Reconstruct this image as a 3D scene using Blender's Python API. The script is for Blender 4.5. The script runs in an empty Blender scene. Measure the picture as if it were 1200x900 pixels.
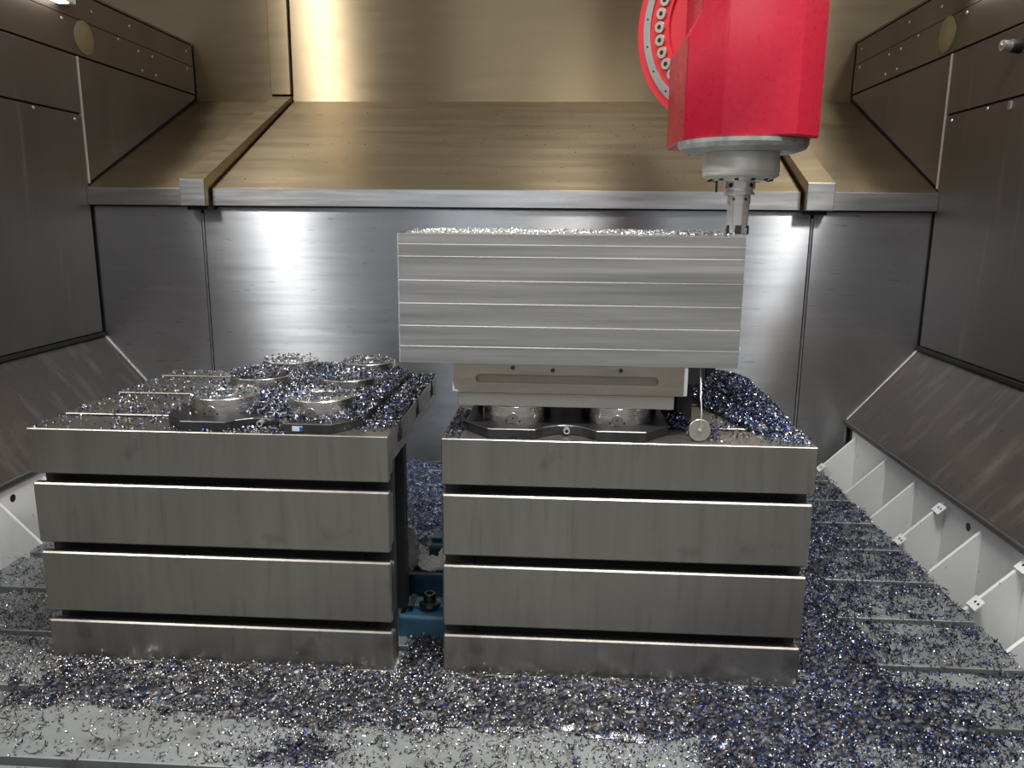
import bpy, bmesh, math, random
import numpy as np
from mathutils import Vector, Matrix

random.seed(7)
RNG = np.random.default_rng(11)
S = bpy.context.scene
COL = S.collection

# ------------------------------------------------------------------ camera, world, lights, exposure
CAM_H = 0.938
pitch, yaw, roll, FPX = math.radians(11.814), math.radians(3.359), math.radians(0.511), 930.4
fw = Vector((-math.sin(yaw) * math.cos(pitch), math.cos(yaw) * math.cos(pitch), -math.sin(pitch)))
r0 = fw.cross(Vector((0, 0, 1))).normalized()
u0 = r0.cross(fw)
rt = math.cos(roll) * r0 + math.sin(roll) * u0
up = -math.sin(roll) * r0 + math.cos(roll) * u0
cam_data = bpy.data.cameras.new('camera')
cam = bpy.data.objects.new('camera', cam_data)
COL.objects.link(cam)
M = Matrix((rt, up, -fw)).transposed().to_4x4()
M.translation = Vector((0, 0, CAM_H))
cam.matrix_world = M
cam_data.sensor_width = 36.0
cam_data.lens = FPX / 1200.0 * 36.0
cam_data.clip_start = 0.02
S.camera = cam

world = bpy.data.worlds.new('world')
S.world = world
world.use_nodes = True
wn = world.node_tree.nodes
wn['Background'].inputs[0].default_value = (0.97, 0.98, 1.0, 1)
wn['Background'].inputs[1].default_value = 0.24

def area_light(name, loc, target, sx, sy, power, color):
    d = bpy.data.lights.new(name, 'AREA')
    d.shape = 'RECTANGLE'; d.size = sx; d.size_y = sy; d.energy = power; d.color = color
    o = bpy.data.objects.new(name, d); COL.objects.link(o)
    o.location = loc
    o.rotation_euler = (Vector(target) - Vector(loc)).to_track_quat('-Z', 'Y').to_euler()
    return o

# hall lights above the open machine roof; the last is an added frontal fill
area_light('hall_and_fill_light', (-2.30, 0.40, 3.1), (-0.3, 2.4, 0.7), 0.30, 0.30, 46, (1.0, 0.97, 0.93))
area_light('hall_and_fill_light', (1.90, 0.40, 3.1), (0.1, 2.4, 0.7), 0.34, 0.34, 42, (1.0, 0.97, 0.93))
top_light = area_light('hall_and_fill_light', (0.30, 0.90, 3.4), (0.15, 1.35, 0.0), 0.9, 0.7, 40, (1.0, 0.98, 0.95))
area_light('hall_and_fill_light', (-0.45, -1.5, 2.5), (-0.28, 1.8, 0.2), 1.6, 0.7, 14, (0.98, 0.98, 1.0))  # added fill behind the camera, brightens the gap between the blocks
top_light.data.spread = math.radians(112)   # beam narrowed to keep its streak off the upper back wall

S.view_settings.view_transform = 'Standard'
S.view_settings.look = 'None'
S.view_settings.gamma = 1.0
S.view_settings.use_curve_mapping = False
S.view_settings.exposure = 0.25

LAMP_POWER = 5.0

# ------------------------------------------------------------------ helpers
def link(name, me, mat, parent=None, loc=None):
    o = bpy.data.objects.new(name, me)
    COL.objects.link(o)
    if mat is not None and len(me.materials) == 0:
        me.materials.append(mat)
    if loc is not None:
        o.location = loc
    if parent is not None:
        o.parent = parent
    return o

def thing(name, label, cat, loc=(0, 0, 0), rotz=0, group=None):
    o = bpy.data.objects.new(name, None)
    COL.objects.link(o)
    o.location = loc; o.rotation_euler = (0, 0, rotz)
    o.empty_display_size = 0.05
    o['label'] = label; o['category'] = cat
    if group: o['group'] = group
    return o

def tag(o, label, cat, group=None, kind=None):
    o['label'] = label; o['category'] = cat
    if group: o['group'] = group
    if kind: o['kind'] = kind
    return o

def structure(name, label, cat, loc=(0, 0, 0)):
    o = thing(name, label, cat, loc)
    o['kind'] = 'structure'
    return o

def finish(bm, name, bevel=0.0, seg=1, smooth=False, angle=35):
    bmesh.ops.recalc_face_normals(bm, faces=bm.faces)
    bm.normal_update()
    if bevel > 0:
        es = [e for e in bm.edges if len(e.link_faces) == 2 and e.calc_face_angle(0) > math.radians(30)]
        bmesh.ops.bevel(bm, geom=es, offset=bevel, segments=seg, affect='EDGES', profile=0.5, clamp_overlap=True)
    bmesh.ops.recalc_face_normals(bm, faces=bm.faces)
    me = bpy.data.meshes.new(name)
    bm.to_mesh(me); bm.free()
    if smooth:
        for p in me.polygons: p.use_smooth = True
        try: me.set_sharp_from_angle(angle=math.radians(angle))
        except Exception: pass
    return me

def bm_box(bm, x0, x1, y0, y1, z0, z1):
    v = [bm.verts.new((x, y, z)) for x in (x0, x1) for y in (y0, y1) for z in (z0, z1)]
    for f in ((0, 1, 3, 2), (4, 6, 7, 5), (0, 4, 5, 1), (2, 3, 7, 6), (0, 2, 6, 4), (1, 5, 7, 3)):
        bm.faces.new([v[i] for i in f])

def box(name, x0, x1, y0, y1, z0, z1, mat, parent=None, bevel=0.0, seg=1):
    bm = bmesh.new(); bm_box(bm, x0, x1, y0, y1, z0, z1)
    return link(name, finish(bm, name, bevel, seg), mat, parent)

def bm_prism(bm, pts, axis, a, b):
    """polygon pts extruded along axis from a to b. axis x: pts=(y,z); y: (x,z); z: (x,y)"""
    def P(p, t):
        if axis == 'x': return (t, p[0], p[1])
        if axis == 'y': return (p[0], t, p[1])
        return (p[0], p[1], t)
    A = [bm.verts.new(P(p, a)) for p in pts]
    B = [bm.verts.new(P(p, b)) for p in pts]
    n = len(pts)
    bm.faces.new(A); bm.faces.new(B[::-1])
    for i in range(n):
        bm.faces.new((A[i], B[i], B[(i + 1) % n], A[(i + 1) % n]))

def prism(name, pts, axis, a, b, mat, parent=None, bevel=0.0, seg=1, smooth=False):
    bm = bmesh.new(); bm_prism(bm, pts, axis, a, b)
    return link(name, finish(bm, name, bevel, seg, smooth), mat, parent)

def bm_lathe(bm, prof, n=32, mat4=None, close=True):
    """prof: list of (r,z); closed at ends when r==0"""
    rings = []
    for r, z in prof:
        if r < 1e-6:
            rings.append([bm.verts.new((0, 0, z))])
        else:
            rings.append([bm.verts.new((r * math.cos(2 * math.pi * k / n), r * math.sin(2 * math.pi * k / n), z)) for k in range(n)])
    for a, b in zip(rings[:-1], rings[1:]):
        if len(a) == 1 and len(b) == 1: continue
        for k in range(n):
            k2 = (k + 1) % n
            if len(a) == 1: bm.faces.new((a[0], b[k2], b[k]))
            elif len(b) == 1: bm.faces.new((a[k], a[k2], b[0]))
            else: bm.faces.new((a[k], a[k2], b[k2], b[k]))
    if mat4 is not None:
        vs = [v for rg in rings for v in rg]
        bmesh.ops.transform(bm, matrix=mat4, verts=vs)

def lathe(name, prof, mat, parent=None, n=32, m4=None, smooth=True, angle=30, loc=None):
    bm = bmesh.new(); bm_lathe(bm, prof, n, m4)
    return link(name, finish(bm, name, smooth=smooth, angle=angle), mat, parent, loc)

def axis_m4(loc, direction):
    q = Vector((0, 0, 1)).rotation_difference(Vector(direction).normalized())
    return Matrix.Translation(Vector(loc)) @ q.to_matrix().to_4x4()

def tube_mesh(name, pts, r, n=8):
    bm = bmesh.new()
    pts = [Vector(p) for p in pts]
    rings = []
    for i, p in enumerate(pts):
        d = (pts[min(i + 1, len(pts) - 1)] - pts[max(i - 1, 0)]).normalized()
        a = d.orthogonal().normalized() if i == 0 else (rings_a - d * rings_a.dot(d)).normalized()
        rings_a = a
        b = d.cross(a)
        rings.append([bm.verts.new(p + r * (math.cos(t) * a + math.sin(t) * b)) for t in [2 * math.pi * k / n for k in range(n)]])
    for A, B in zip(rings[:-1], rings[1:]):
        for k in range(n):
            bm.faces.new((A[k], A[(k + 1) % n], B[(k + 1) % n], B[k]))
    bm.faces.new(rings[0]); bm.faces.new(rings[-1])
    return finish(bm, name, smooth=True, angle=60)

def copy_tree(o, parent=None):
    c = o.copy(); COL.objects.link(c)
    if parent is not None: c.parent = parent
    for ch in list(o.children): copy_tree(ch, c)
    return c

# ------------------------------------------------------------------ materials
def new_mat(name):
    m = bpy.data.materials.new(name); m.use_nodes = True
    nt = m.node_tree
    return m, nt, nt.nodes['Principled BSDF']

def N(nt, typ, **kw):
    n = nt.nodes.new(typ)
    for k, v in kw.items(): setattr(n, k, v)
    return n

def metal(name, c1, c2, rough=(0.3, 0.45), metallic=0.9, scale=(6, 6, 6), detail=6, bump=0.0, bscale=None,
          aniso=0.0, tangent=None, spots=None, contrast=(0.3, 0.7), spec=0.5, streak=None):
    """two-tone procedural metal; noise stretched by 'scale'; optional spots=(scale3, colour, lo, hi) for stains"""
    m, nt, b = new_mat(name)
    L = nt.links
    tc = N(nt, 'ShaderNodeTexCoord')
    mp = N(nt, 'ShaderNodeMapping'); mp.inputs['Scale'].default_value = scale
    L.new(tc.outputs['Object'], mp.inputs['Vector'])
    nz = N(nt, 'ShaderNodeTexNoise'); nz.inputs['Scale'].default_value = 1.0
    nz.inputs['Detail'].default_value = detail; nz.inputs['Roughness'].default_value = 0.6
    L.new(mp.outputs[0], nz.inputs['Vector'])
    rp = N(nt, 'ShaderNodeMapRange'); rp.inputs['From Min'].default_value = contrast[0]; rp.inputs['From Max'].default_value = contrast[1]
    L.new(nz.outputs['Fac'], rp.inputs['Value'])
    mix = N(nt, 'ShaderNodeMix', data_type='RGBA')
    mix.inputs['A'].default_value = (*c1, 1); mix.inputs['B'].default_value = (*c2, 1)
    L.new(rp.outputs[0], mix.inputs['Factor'])
    colout = mix.outputs['Result']
    rr = N(nt, 'ShaderNodeMapRange'); rr.inputs['To Min'].default_value = rough[0]; rr.inputs['To Max'].default_value = rough[1]
    L.new(rp.outputs[0], rr.inputs['Value'])
    for sp in (spots or []):
        sc, colr, lo, hi = sp
        m2 = N(nt, 'ShaderNodeMapping'); m2.inputs['Scale'].default_value = sc
        L.new(tc.outputs['Object'], m2.inputs['Vector'])
        n2 = N(nt, 'ShaderNodeTexNoise'); n2.inputs['Scale'].default_value = 1.0; n2.inputs['Detail'].default_value = 5
        L.new(m2.outputs[0], n2.inputs['Vector'])
        r2 = N(nt, 'ShaderNodeMapRange'); r2.inputs['From Min'].default_value = lo; r2.inputs['From Max'].default_value = hi
        L.new(n2.outputs['Fac'], r2.inputs['Value'])
        mx = N(nt, 'ShaderNodeMix', data_type='RGBA'); mx.inputs['B'].default_value = (*colr, 1)
        L.new(r2.outputs[0], mx.inputs['Factor']); L.new(colout, mx.inputs['A'])
        colout = mx.outputs['Result']
    L.new(colout, b.inputs['Base Color'])
    L.new(rr.outputs[0], b.inputs['Roughness'])
    b.inputs['Metallic'].default_value = metallic
    b.inputs['Specular IOR Level'].default_value = spec
    if aniso:
        b.inputs['Anisotropic'].default_value = aniso
        if tangent:
            cx = N(nt, 'ShaderNodeCombineXYZ')
            for i in range(3): cx.inputs[i].default_value = tangent[i]
            L.new(cx.outputs[0], b.inputs['Tangent'])
    if bump:
        m3 = N(nt, 'ShaderNodeMapping'); m3.inputs['Scale'].default_value = bscale or scale
        L.new(tc.outputs['Object'], m3.inputs['Vector'])
        n3 = N(nt, 'ShaderNodeTexNoise'); n3.inputs['Scale'].default_value = 1.0; n3.inputs['Detail'].default_value = 4
        L.new(m3.outputs[0], n3.inputs['Vector'])
        bp = N(nt, 'ShaderNodeBump'); bp.inputs['Strength'].default_value = bump; bp.inputs['Distance'].default_value = 0.002
        L.new(n3.outputs['Fac'], bp.inputs['Height']); L.new(bp.outputs[0], b.inputs['Normal'])
    return m

def plain(name, col, rough=0.5, metallic=0.0, emit=None, estr=0.0):
    m, nt, b = new_mat(name)
    tc = N(nt, 'ShaderNodeTexCoord')
    nz = N(nt, 'ShaderNodeTexNoise'); nz.inputs['Scale'].default_value = 18; nz.inputs['Detail'].default_value = 3
    nt.links.new(tc.outputs['Object'], nz.inputs['Vector'])
    mix = N(nt, 'ShaderNodeMix', data_type='RGBA')
    mix.inputs['A'].default_value = (*[c * 0.88 for c in col], 1); mix.inputs['B'].default_value = (*[min(1, c * 1.1) for c in col], 1)
    nt.links.new(nz.outputs['Fac'], mix.inputs['Factor'])
    nt.links.new(mix.outputs['Result'], b.inputs['Base Color'])
    b.inputs['Roughness'].default_value = rough; b.inputs['Metallic'].default_value = metallic
    if emit:
        b.inputs['Emission Color'].default_value = (*emit, 1); b.inputs['Emission Strength'].default_value = estr
    return m

AN = 1.0
MAT = {}
MAT['back_low'] = metal('brushed_steel_back', (0.58, 0.61, 0.65), (0.63, 0.66, 0.70), (0.28, 0.33), 1.0, (2.5, 3, 50), 6,
                        aniso=AN, tangent=(0, 0, 1),
                        spots=[((14, 9, 80), (0.40, 0.38, 0.36), 0.64, 0.74), ((1.3, 1, 1.6), (0.42, 0.40, 0.38), 0.52, 0.75)])
MAT['back_slope'] = metal('tan_steel_slope', (0.40, 0.315, 0.20), (0.44, 0.35, 0.23), (0.30, 0.37), 0.95, (1.5, 14, 14), 6,  # tan tint in the base colour, with blotches and dark specks
                          aniso=AN, tangent=(0, 0, 1),
                          spots=[((50, 60, 60), (0.12, 0.09, 0.06), 0.70, 0.74), ((1.5, 2, 2), (0.34, 0.27, 0.17), 0.5, 0.8)])
MAT['back_up'] = metal('tan_steel_upper', (0.30, 0.235, 0.145), (0.34, 0.27, 0.17), (0.29, 0.35), 0.95, (2, 3, 20), 6,  # darker tan tint in the base colour
                       aniso=AN, tangent=(0, 0, 1))
MAT['ledge'] = metal('bright_brushed_ledge', (0.52, 0.53, 0.54), (0.66, 0.67, 0.68), (0.28, 0.36), 1.0, (4, 10, 60), 4, aniso=0.6, tangent=(0, 0, 1))
MAT['side'] = metal('dark_steel_side', (0.115, 0.105, 0.10), (0.15, 0.135, 0.125), (0.38, 0.52), 0.7, (3, 5, 1.2), 6,
                    spots=[((20, 26, 2.2), (0.20, 0.175, 0.17), 0.62, 0.80)], bump=0.04, bscale=(60, 60, 8))
MAT['side_up'] = metal('dark_steel_side_upper', (0.12, 0.10, 0.08), (0.16, 0.135, 0.105), (0.40, 0.52), 0.7, (3, 5, 3), 6)
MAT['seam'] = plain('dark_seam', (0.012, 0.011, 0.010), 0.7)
MAT['edge'] = plain('bright_sheet_edge', (0.75, 0.74, 0.70), 0.3, 0.6)
MAT['slope_side'] = metal('grimy_guard_sheet', (0.055, 0.046, 0.04), (0.085, 0.073, 0.064), (0.48, 0.62), 0.45, (4, 5, 5), 6,
                          spots=[((6.0, 20, 6.0), (0.135, 0.115, 0.102), 0.52, 0.76), ((60, 60, 60), (0.03, 0.026, 0.024), 0.66, 0.72)],
                          bump=0.12, bscale=(50, 20, 50))
MAT['white'] = metal('white_painted_steel', (0.66, 0.67, 0.66), (0.74, 0.75, 0.74), (0.42, 0.52), 0.0, (5, 5, 5), 4,
                     spots=[((45, 45, 30), (0.30, 0.28, 0.25), 0.70, 0.74)])
MAT['table'] = metal('milled_table_steel', (0.24, 0.258, 0.256), (0.33, 0.352, 0.35), (0.30, 0.46), 0.45, (3, 8, 8), 6,
                     spots=[((16, 16, 16), (0.19, 0.19, 0.19), 0.55, 0.72)], bump=0.05, bscale=(60, 260, 60))
MAT['slot'] = plain('dark_slot_base', (0.022, 0.021, 0.02), 0.6, 0.3)
MAT['block'] = metal('ground_block_steel', (0.262, 0.248, 0.223), (0.305, 0.289, 0.260), (0.32, 0.40), 0.92, (18, 18, 2.2), 6,
                     spots=[((9, 9, 9), (0.16, 0.152, 0.14), 0.62, 0.76), ((55, 55, 5.0), (0.215, 0.204, 0.185), 0.54, 0.80)],
                     bump=0.03, bscale=(300, 300, 30))
MAT['block_dark'] = plain('dark_cast_iron', (0.030, 0.032, 0.034), 0.5, 0.4)
MAT['plate'] = metal('black_plate_steel', (0.06, 0.06, 0.063), (0.10, 0.10, 0.104), (0.28, 0.4), 0.9, (20, 20, 20), 4)
MAT['module'] = metal('turned_module_steel', (0.66, 0.65, 0.61), (0.76, 0.75, 0.71), (0.18, 0.28), 1.0, (20, 20, 120), 3)
MAT['module_top'] = metal('module_top_steel', (0.40, 0.40, 0.39), (0.52, 0.52, 0.51), (0.25, 0.4), 1.0, (30, 30, 30), 3)
MAT['port'] = plain('port_plug', (0.34, 0.31, 0.28), 0.35, 0.9)
MAT['black'] = plain('black_steel', (0.02, 0.02, 0.022), 0.4, 0.4)
MAT['pallet'] = metal('milled_pallet_plate', (0.36, 0.34, 0.315), (0.43, 0.41, 0.38), (0.34, 0.42), 0.85, (300, 300, 300), 2)
MAT['riser'] = metal('tan_riser_steel', (0.27, 0.235, 0.20), (0.33, 0.29, 0.25), (0.34, 0.42), 0.85, (8, 20, 60), 4)
MAT['alu'] = metal('milled_aluminium', (0.37, 0.365, 0.36), (0.56, 0.555, 0.545), (0.28, 0.44), 0.9, (1.2, 8, 45), 4, bump=0.04, bscale=(8, 8, 420))
MAT['burr'] = plain('bright_aluminium_burr', (0.85, 0.87, 0.86), 0.25, 0.7)
MAT['red'] = metal('red_machine_paint', (0.41, 0.009, 0.030), (0.455, 0.012, 0.035), (0.26, 0.34), 0.0, (90, 90, 90), 3, bump=0.04, bscale=(420, 420, 420))
MAT['red_plain'] = plain('red_paint_disc', (0.60, 0.03, 0.042), 0.32)
MAT['ring'] = plain('machined_ring', (0.62, 0.63, 0.60), 0.28, 0.95)
MAT['bolt'] = plain('zinc_bolt', (0.56, 0.48, 0.40), 0.35, 0.7)
MAT['nose'] = metal('spindle_nose_steel', (0.60, 0.59, 0.54), (0.70, 0.69, 0.64), (0.28, 0.38), 0.55, (20, 20, 90), 4)
MAT['flange'] = metal('grey_flange', (0.24, 0.245, 0.23), (0.44, 0.45, 0.43), (0.34, 0.46), 0.5, (30, 30, 30), 4)
MAT['tool'] = plain('polished_tool_steel', (0.78, 0.76, 0.74), 0.22, 0.8)
MAT['carbide'] = plain('dark_carbide', (0.07, 0.065, 0.06), 0.3, 0.7)
MAT['blue'] = metal('blue_painted_iron', (0.03, 0.10, 0.16), (0.045, 0.135, 0.21), (0.35, 0.45), 0.0, (20, 20, 20), 4)
MAT['rag'] = plain('white_rag', (0.86, 0.84, 0.78), 0.9)
MAT['rag_dirty'] = plain('grey_rag', (0.48, 0.48, 0.46), 0.9)
MAT['disc_cover'] = plain('brassy_cover', (0.27, 0.235, 0.14), 0.45, 0.5)
MAT['screw'] = plain('screw_head', (0.7, 0.69, 0.66), 0.3, 0.8)
MAT['lampwhite'] = plain('lamp_housing', (0.72, 0.73, 0.70), 0.4)
MAT['diffuser'] = plain('lamp_diffuser', (0.9, 0.9, 0.9), 0.5, 0.0, (1.0, 0.97, 0.92), LAMP_POWER)
MAT['sticker'] = plain('pale_sticker', (0.55, 0.60, 0.68), 0.4)
MAT['sticker_blue'] = plain('blue_sticker', (0.02, 0.07, 0.30), 0.4)
MAT['brass'] = plain('dull_disc_steel', (0.46, 0.43, 0.38), 0.35, 0.85)

def chip_mat(name, rough=0.28, metallic=0.85):
    m, nt, b = new_mat(name)
    at = N(nt, 'ShaderNodeAttribute'); at.attribute_name = 'Col'
    nt.links.new(at.outputs['Color'], b.inputs['Base Color'])
    b.inputs['Roughness'].default_value = rough; b.inputs['Metallic'].default_value = metallic
    return m
MAT['chips'] = chip_mat('tempered_steel_chips')

# ------------------------------------------------------------------ numbers shared by the room
XL, XR = -1.845, 1.378            # side wall planes
YB, YT = 3.10, 4.10               # lower and upper back wall planes
Y0 = 0.15                         # where the side walls end beside the open door
XT0, XT1 = -1.485, 1.012          # machine table edges
TABLE_BACK = 2.95

# ------------------------------------------------------------------ floor: the slotted machine table
floor = structure('floor', 'grey slotted machine table floor strewn with metal chips', 'floor')
box('slot_bed', XT0, XT1, 0.1, TABLE_BACK, -0.34, -0.045, MAT['slot'], floor)
slot_y = [1.172 + 0.209 * k for k in range(-4, 9)]
SW = 0.0225
edges = [0.1] + slot_y + [TABLE_BACK + SW / 2]
for i in range(len(edges) - 1):
    a = edges[i] + (SW / 2 if i > 0 else 0)
    b = edges[i + 1] - SW / 2
    n = 0.012 if i < len(edges) - 2 else 0.0
    pts = [(XT0, a), (XT1, a), (XT1, b - n), (0.905, b - n), (0.895, b), (XT0 + 0.117, b), (XT0 + 0.107, b - n), (XT0, b - n)]
    if n == 0: pts = [(XT0, a), (XT1, a), (XT1, b), (XT0, b)]
    prism('table_land', pts, 'z', -0.05, 0.0, MAT['table'], floor, 0.0018)
box('trough_bottom', XL, XR, 0.1, YB, -0.36, -0.34, MAT['block_dark'], floor)
box('apron', XT0, XT1, -0.9, 0.1, -0.36, -0.30, MAT['block_dark'], floor)

# ------------------------------------------------------------------ back wall
wb = structure('wall_back', 'brushed stainless back wall of the machine enclosure with sloped shelf', 'wall')
XA, XB_ = -1.402, 0.940           # the two seams
g = 0.006
ZL0, ZL1 = -0.34, 0.975
box('backing', XL - 0.5, XR + 0.5, YB + 0.012, YB + 0.03, -0.36, 1.0, MAT['seam'], wb)
for a, b in ((XL - 0.03, XA - g), (XA + g, XB_ - g), (XB_ + g, XR + 0.03)):
    box('back_panel', a, b, YB, YB + 0.012, ZL0, ZL1 - 0.004, MAT['back_low'], wb, 0.0015)
# seam strips
for x in (XA, XB_):
    box('seam_strip', x - 0.0035, x + 0.0035, YB + 0.001, YB + 0.012, ZL0, ZL1 - 0.03, MAT['ledge'], wb)
# ledge + slope in three fields
SZ0, SZ1 = 1.040, 1.498
for a, b in ((XL, XA - 0.055), (XA + 0.0575, XB_ - 0.0575), (XB_ + 0.054, XR)):
    box('ledge_strip', a, b, YB - 0.028, YB + 0.012, ZL1, SZ0, MAT['ledge'], wb, 0.0015)
    prism('slope_panel', [(YB - 0.026, SZ0 + 0.0005), (YT, SZ1), (YT, SZ1 - 0.02), (YB - 0.026, SZ0 - 0.02)], 'x', a, b, MAT['back_slope'], wb, 0.001)
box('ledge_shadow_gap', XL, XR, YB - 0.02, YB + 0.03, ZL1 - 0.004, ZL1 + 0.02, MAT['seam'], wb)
prism('slope_backing', [(YB + 0.013, SZ0 - 0.03), (YT, SZ1 - 0.03), (YT, SZ1 - 0.05), (YB + 0.013, SZ0 - 0.05)], 'x', XL, XR, MAT['seam'], wb)
# square bars along the slope over the seams
for x, s in ((XA, 1), (XB_, -1)):
    w = 0.05
    prism('slope_bar', [(YB - 0.075, 0.972), (YB - 0.075, 1.072), (YT, SZ1 + 0.026), (YT, SZ1 - 0.06), (YB + 0.012, 0.972)], 'x', x - w, x + w, MAT['back_slope'], wb, 0.002)
    box('bar_end', x - w + 0.002, x + w - 0.002, YB - 0.0775, YB - 0.0752, 0.974, 1.070, MAT['ledge'], wb, 0.001)
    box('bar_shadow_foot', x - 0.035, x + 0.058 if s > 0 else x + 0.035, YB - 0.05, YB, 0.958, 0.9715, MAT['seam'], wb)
    box('upper_flange', x - w, x + w, YT - 0.025, YT, SZ1 + 0.03, 2.6, MAT['back_up'], wb, 0.002)
# upper back wall in three fields
for a, b in ((XL - 0.75, XA - 0.052), (XA + 0.052, XB_ - 0.052), (XB_ + 0.052, XR + 0.75)):
    box('upper_panel', a, b, YT + 0.001, YT + 0.02, SZ1 - 0.02, 2.6, MAT['back_up'], wb, 0.001)
box('upper_backing', XL - 0.75, XR + 0.75, YT + 0.021, YT + 0.035, 1.4, 2.6, MAT['seam'], wb)

# ------------------------------------------------------------------ side walls (built for +1 = right, -1 = left)
GY = [0.84, 1.05, 1.26, 1.47, 1.685, 1.88, 2.085, 2.30, 2.495, 2.73, 3.02]
def side_wall(sgn, name, label):
    w = structure(name, label, 'wall')
    Xw = XR if sgn > 0 else XL
    XM = -0.2335                                         # machine centre line
    def bx(nm, d0, d1, y0, y1, z0, z1, m, bev=0.0, parent=w):
        xs = sorted((Xw + sgn * d0, Xw + sgn * d1))
        return box(nm, xs[0], xs[1], y0, y1, z0, z1, m, parent, bev)
    gp = 0.0035
    bx('wall_backing', 0.014, 0.03, Y0, YT, 0.45, 1.76, MAT['seam'])
    bx('lower_panel', 0.0, 0.012, Y0, YB - 0.012, 0.474, 1.313 - gp, MAT['side'], 0.0015)
    bx('middle_panel', 0.0, 0.012, Y0, YB - 0.012, 1.313 + gp, 1.527 - gp, MAT['side'], 0.0015)
    # bright vertical sheet edge beside the rear field
    bx('sheet_edge', -0.003, 0.012, YB - 0.009, YB - 0.002, 1.056, 1.527 - gp, MAT['edge'])
    xs = sorted((Xw + sgn * 0.002, Xw + sgn * 0.012))
    prism('rear_panel', [(YB + 0.002, 1.062), (YT - 0.01, SZ1 + 0.012), (YT - 0.01, 1.527 - gp), (YB + 0.002, 1.527 - gp)], 'x', xs[0], xs[1], MAT['side'], w, 0.001)
    bx('upper_strip', 0.0, 0.012, Y0, YT - 0.01, 1.527 + gp, 1.660 - 0.0015, MAT['side_up'], 0.001)
    bx('top_strip', 0.002, 0.012, Y0, YT - 0.01, 1.660 + 0.0015, 1.757, MAT['side_up'], 0.001)
    bx('top_rail', 0.0, 0.04, Y0, YT - 0.01, 1.762, 1.772, MAT['side_up'], 0.001)
    bx('lower_lip', -0.012, 0.012, Y0, YB - 0.006, 0.458, 0.470, MAT['seam'])
    # round cover
    lathe('round_cover', [(0, 0.006), (0.055, 0.006), (0.062, 0.003), (0.062, 0)], MAT['disc_cover'], w, 40,
          axis_m4((Xw - sgn * 0.0, 3.152, 1.600), (-sgn, 0, 0)))
    # screws
    for (y, z) in ((3.02, 1.642), (3.40, 1.648), (3.56, 1.632), (3.68, 1.632), (3.58, 1.556), (3.70, 1.556), (3.22, 1.71), (3.5, 1.72), (4.02, 1.72), (4.02, 1.64), (3.04, 1.29), (2.80, 1.30)):
        lathe('screw', [(0, 0.003), (0.005, 0.003), (0.006, 0)], MAT['screw'], w, 8, axis_m4((Xw - sgn * 0.0, y, z), (-sgn, 0, 0)))
    # sloped guard sheet
    xin = Xw - sgn * 0.242
    pts = [(Xw + sgn * 0.005, 0.460), (xin, 0.172), (xin, 0.160), (Xw + sgn * 0.017, 0.452)]
    prism('sloped_guard', pts, 'y', Y0, YB - 0.002, MAT['slope_side'], w, 0.001)
    prism('guard_edge', [(Xw - sgn * 0.001, 0.4575), (xin, 0.1755), (xin, 0.1725), (Xw - sgn * 0.001, 0.4535)], 'y', YB - 0.006, YB - 0.0005, MAT['edge'], w)
    prism('guard_lip', [(xin, 0.171), (xin - sgn * 0.004, 0.166), (xin, 0.150), (xin + sgn * 0.003, 0.150)], 'y', Y0, YB - 0.002, MAT['side'], w)
    # white plate and gussets under the guard
    xp = Xw - sgn * 0.226
    xs = sorted((xp, xp + sgn * 0.008))
    box('white_plate', xs[0], xs[1], 0.5, YB - 0.03, -0.34, 0.158, MAT['white'], w, 0.001)
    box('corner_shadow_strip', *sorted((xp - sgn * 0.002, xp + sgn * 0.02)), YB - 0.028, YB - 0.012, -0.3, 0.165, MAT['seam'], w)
    xe = XT1 + 0.006 if sgn > 0 else XT0 - 0.006
    for i, y in enumerate(GY):
        gu = prism('gusset', [(xp, 0.126), (xe, -0.008), (xe, -0.33), (xp, -0.33)], 'y', y, y + 0.010, MAT['white'], w, 0.001)
        dx, dz = xp - xe, 0.134
        ln = math.hypot(dx, dz)
        tx, tz = dx / ln, dz / ln
        nx, nz = -abs(tz) * sgn, abs(tx)
        spots = {2: (), 3: (), 7: (0.1, 0.86), 5: (0.18, 0.93), 10: (0.06,), 4: (0.86,), 9: ()}.get(i, ())
        for t in spots:
            c = Vector((xe + dx * t, y, -0.008 + dz * t)) + Vector((nx, 0, nz)) * 0.003
            bm = bmesh.new()
            bm_box(bm, -0.016, 0.016, -0.030, 0.012, -0.0025, 0.0025)
            R = Matrix(((tx * 1, 0, nx), (0, 1, 0), (tz, 0, nz))).to_4x4()
            bmesh.ops.transform(bm, matrix=Matrix.Translation(c) @ R, verts=bm.verts)
            tb = link('mounting_tab', finish(bm, 'mounting_tab', 0.0008), MAT['white'], gu)
            for dy in (-0.021, -0.007):
                p = c + Vector((tx, 0, tz)) * 0.002 + Vector((0, dy, 0)) + Vector((nx, 0, nz)) * 0.0028
                lathe('tab_hole', [(0, 0.0004), (0.0036, 0.0004), (0.0036, 0)], MAT['black'], gu, 10, axis_m4(p, (nx, 0, nz)))
    for y, z in ((2.10 + 0.06, 0.105),):
        lathe('plate_hole', [(0, 0.0008), (0.012, 0.0008), (0.012, 0)], MAT['black'], w, 16, axis_m4((xp - sgn * 0.0, y, z), (-sgn, 0, 0)))
    return w
side_wall(-1, 'wall_left', 'dark steel left enclosure wall with round cover and sloped guard')
side_wall(1, 'wall_right', 'dark steel right enclosure wall with round cover and sloped guard')

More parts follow.
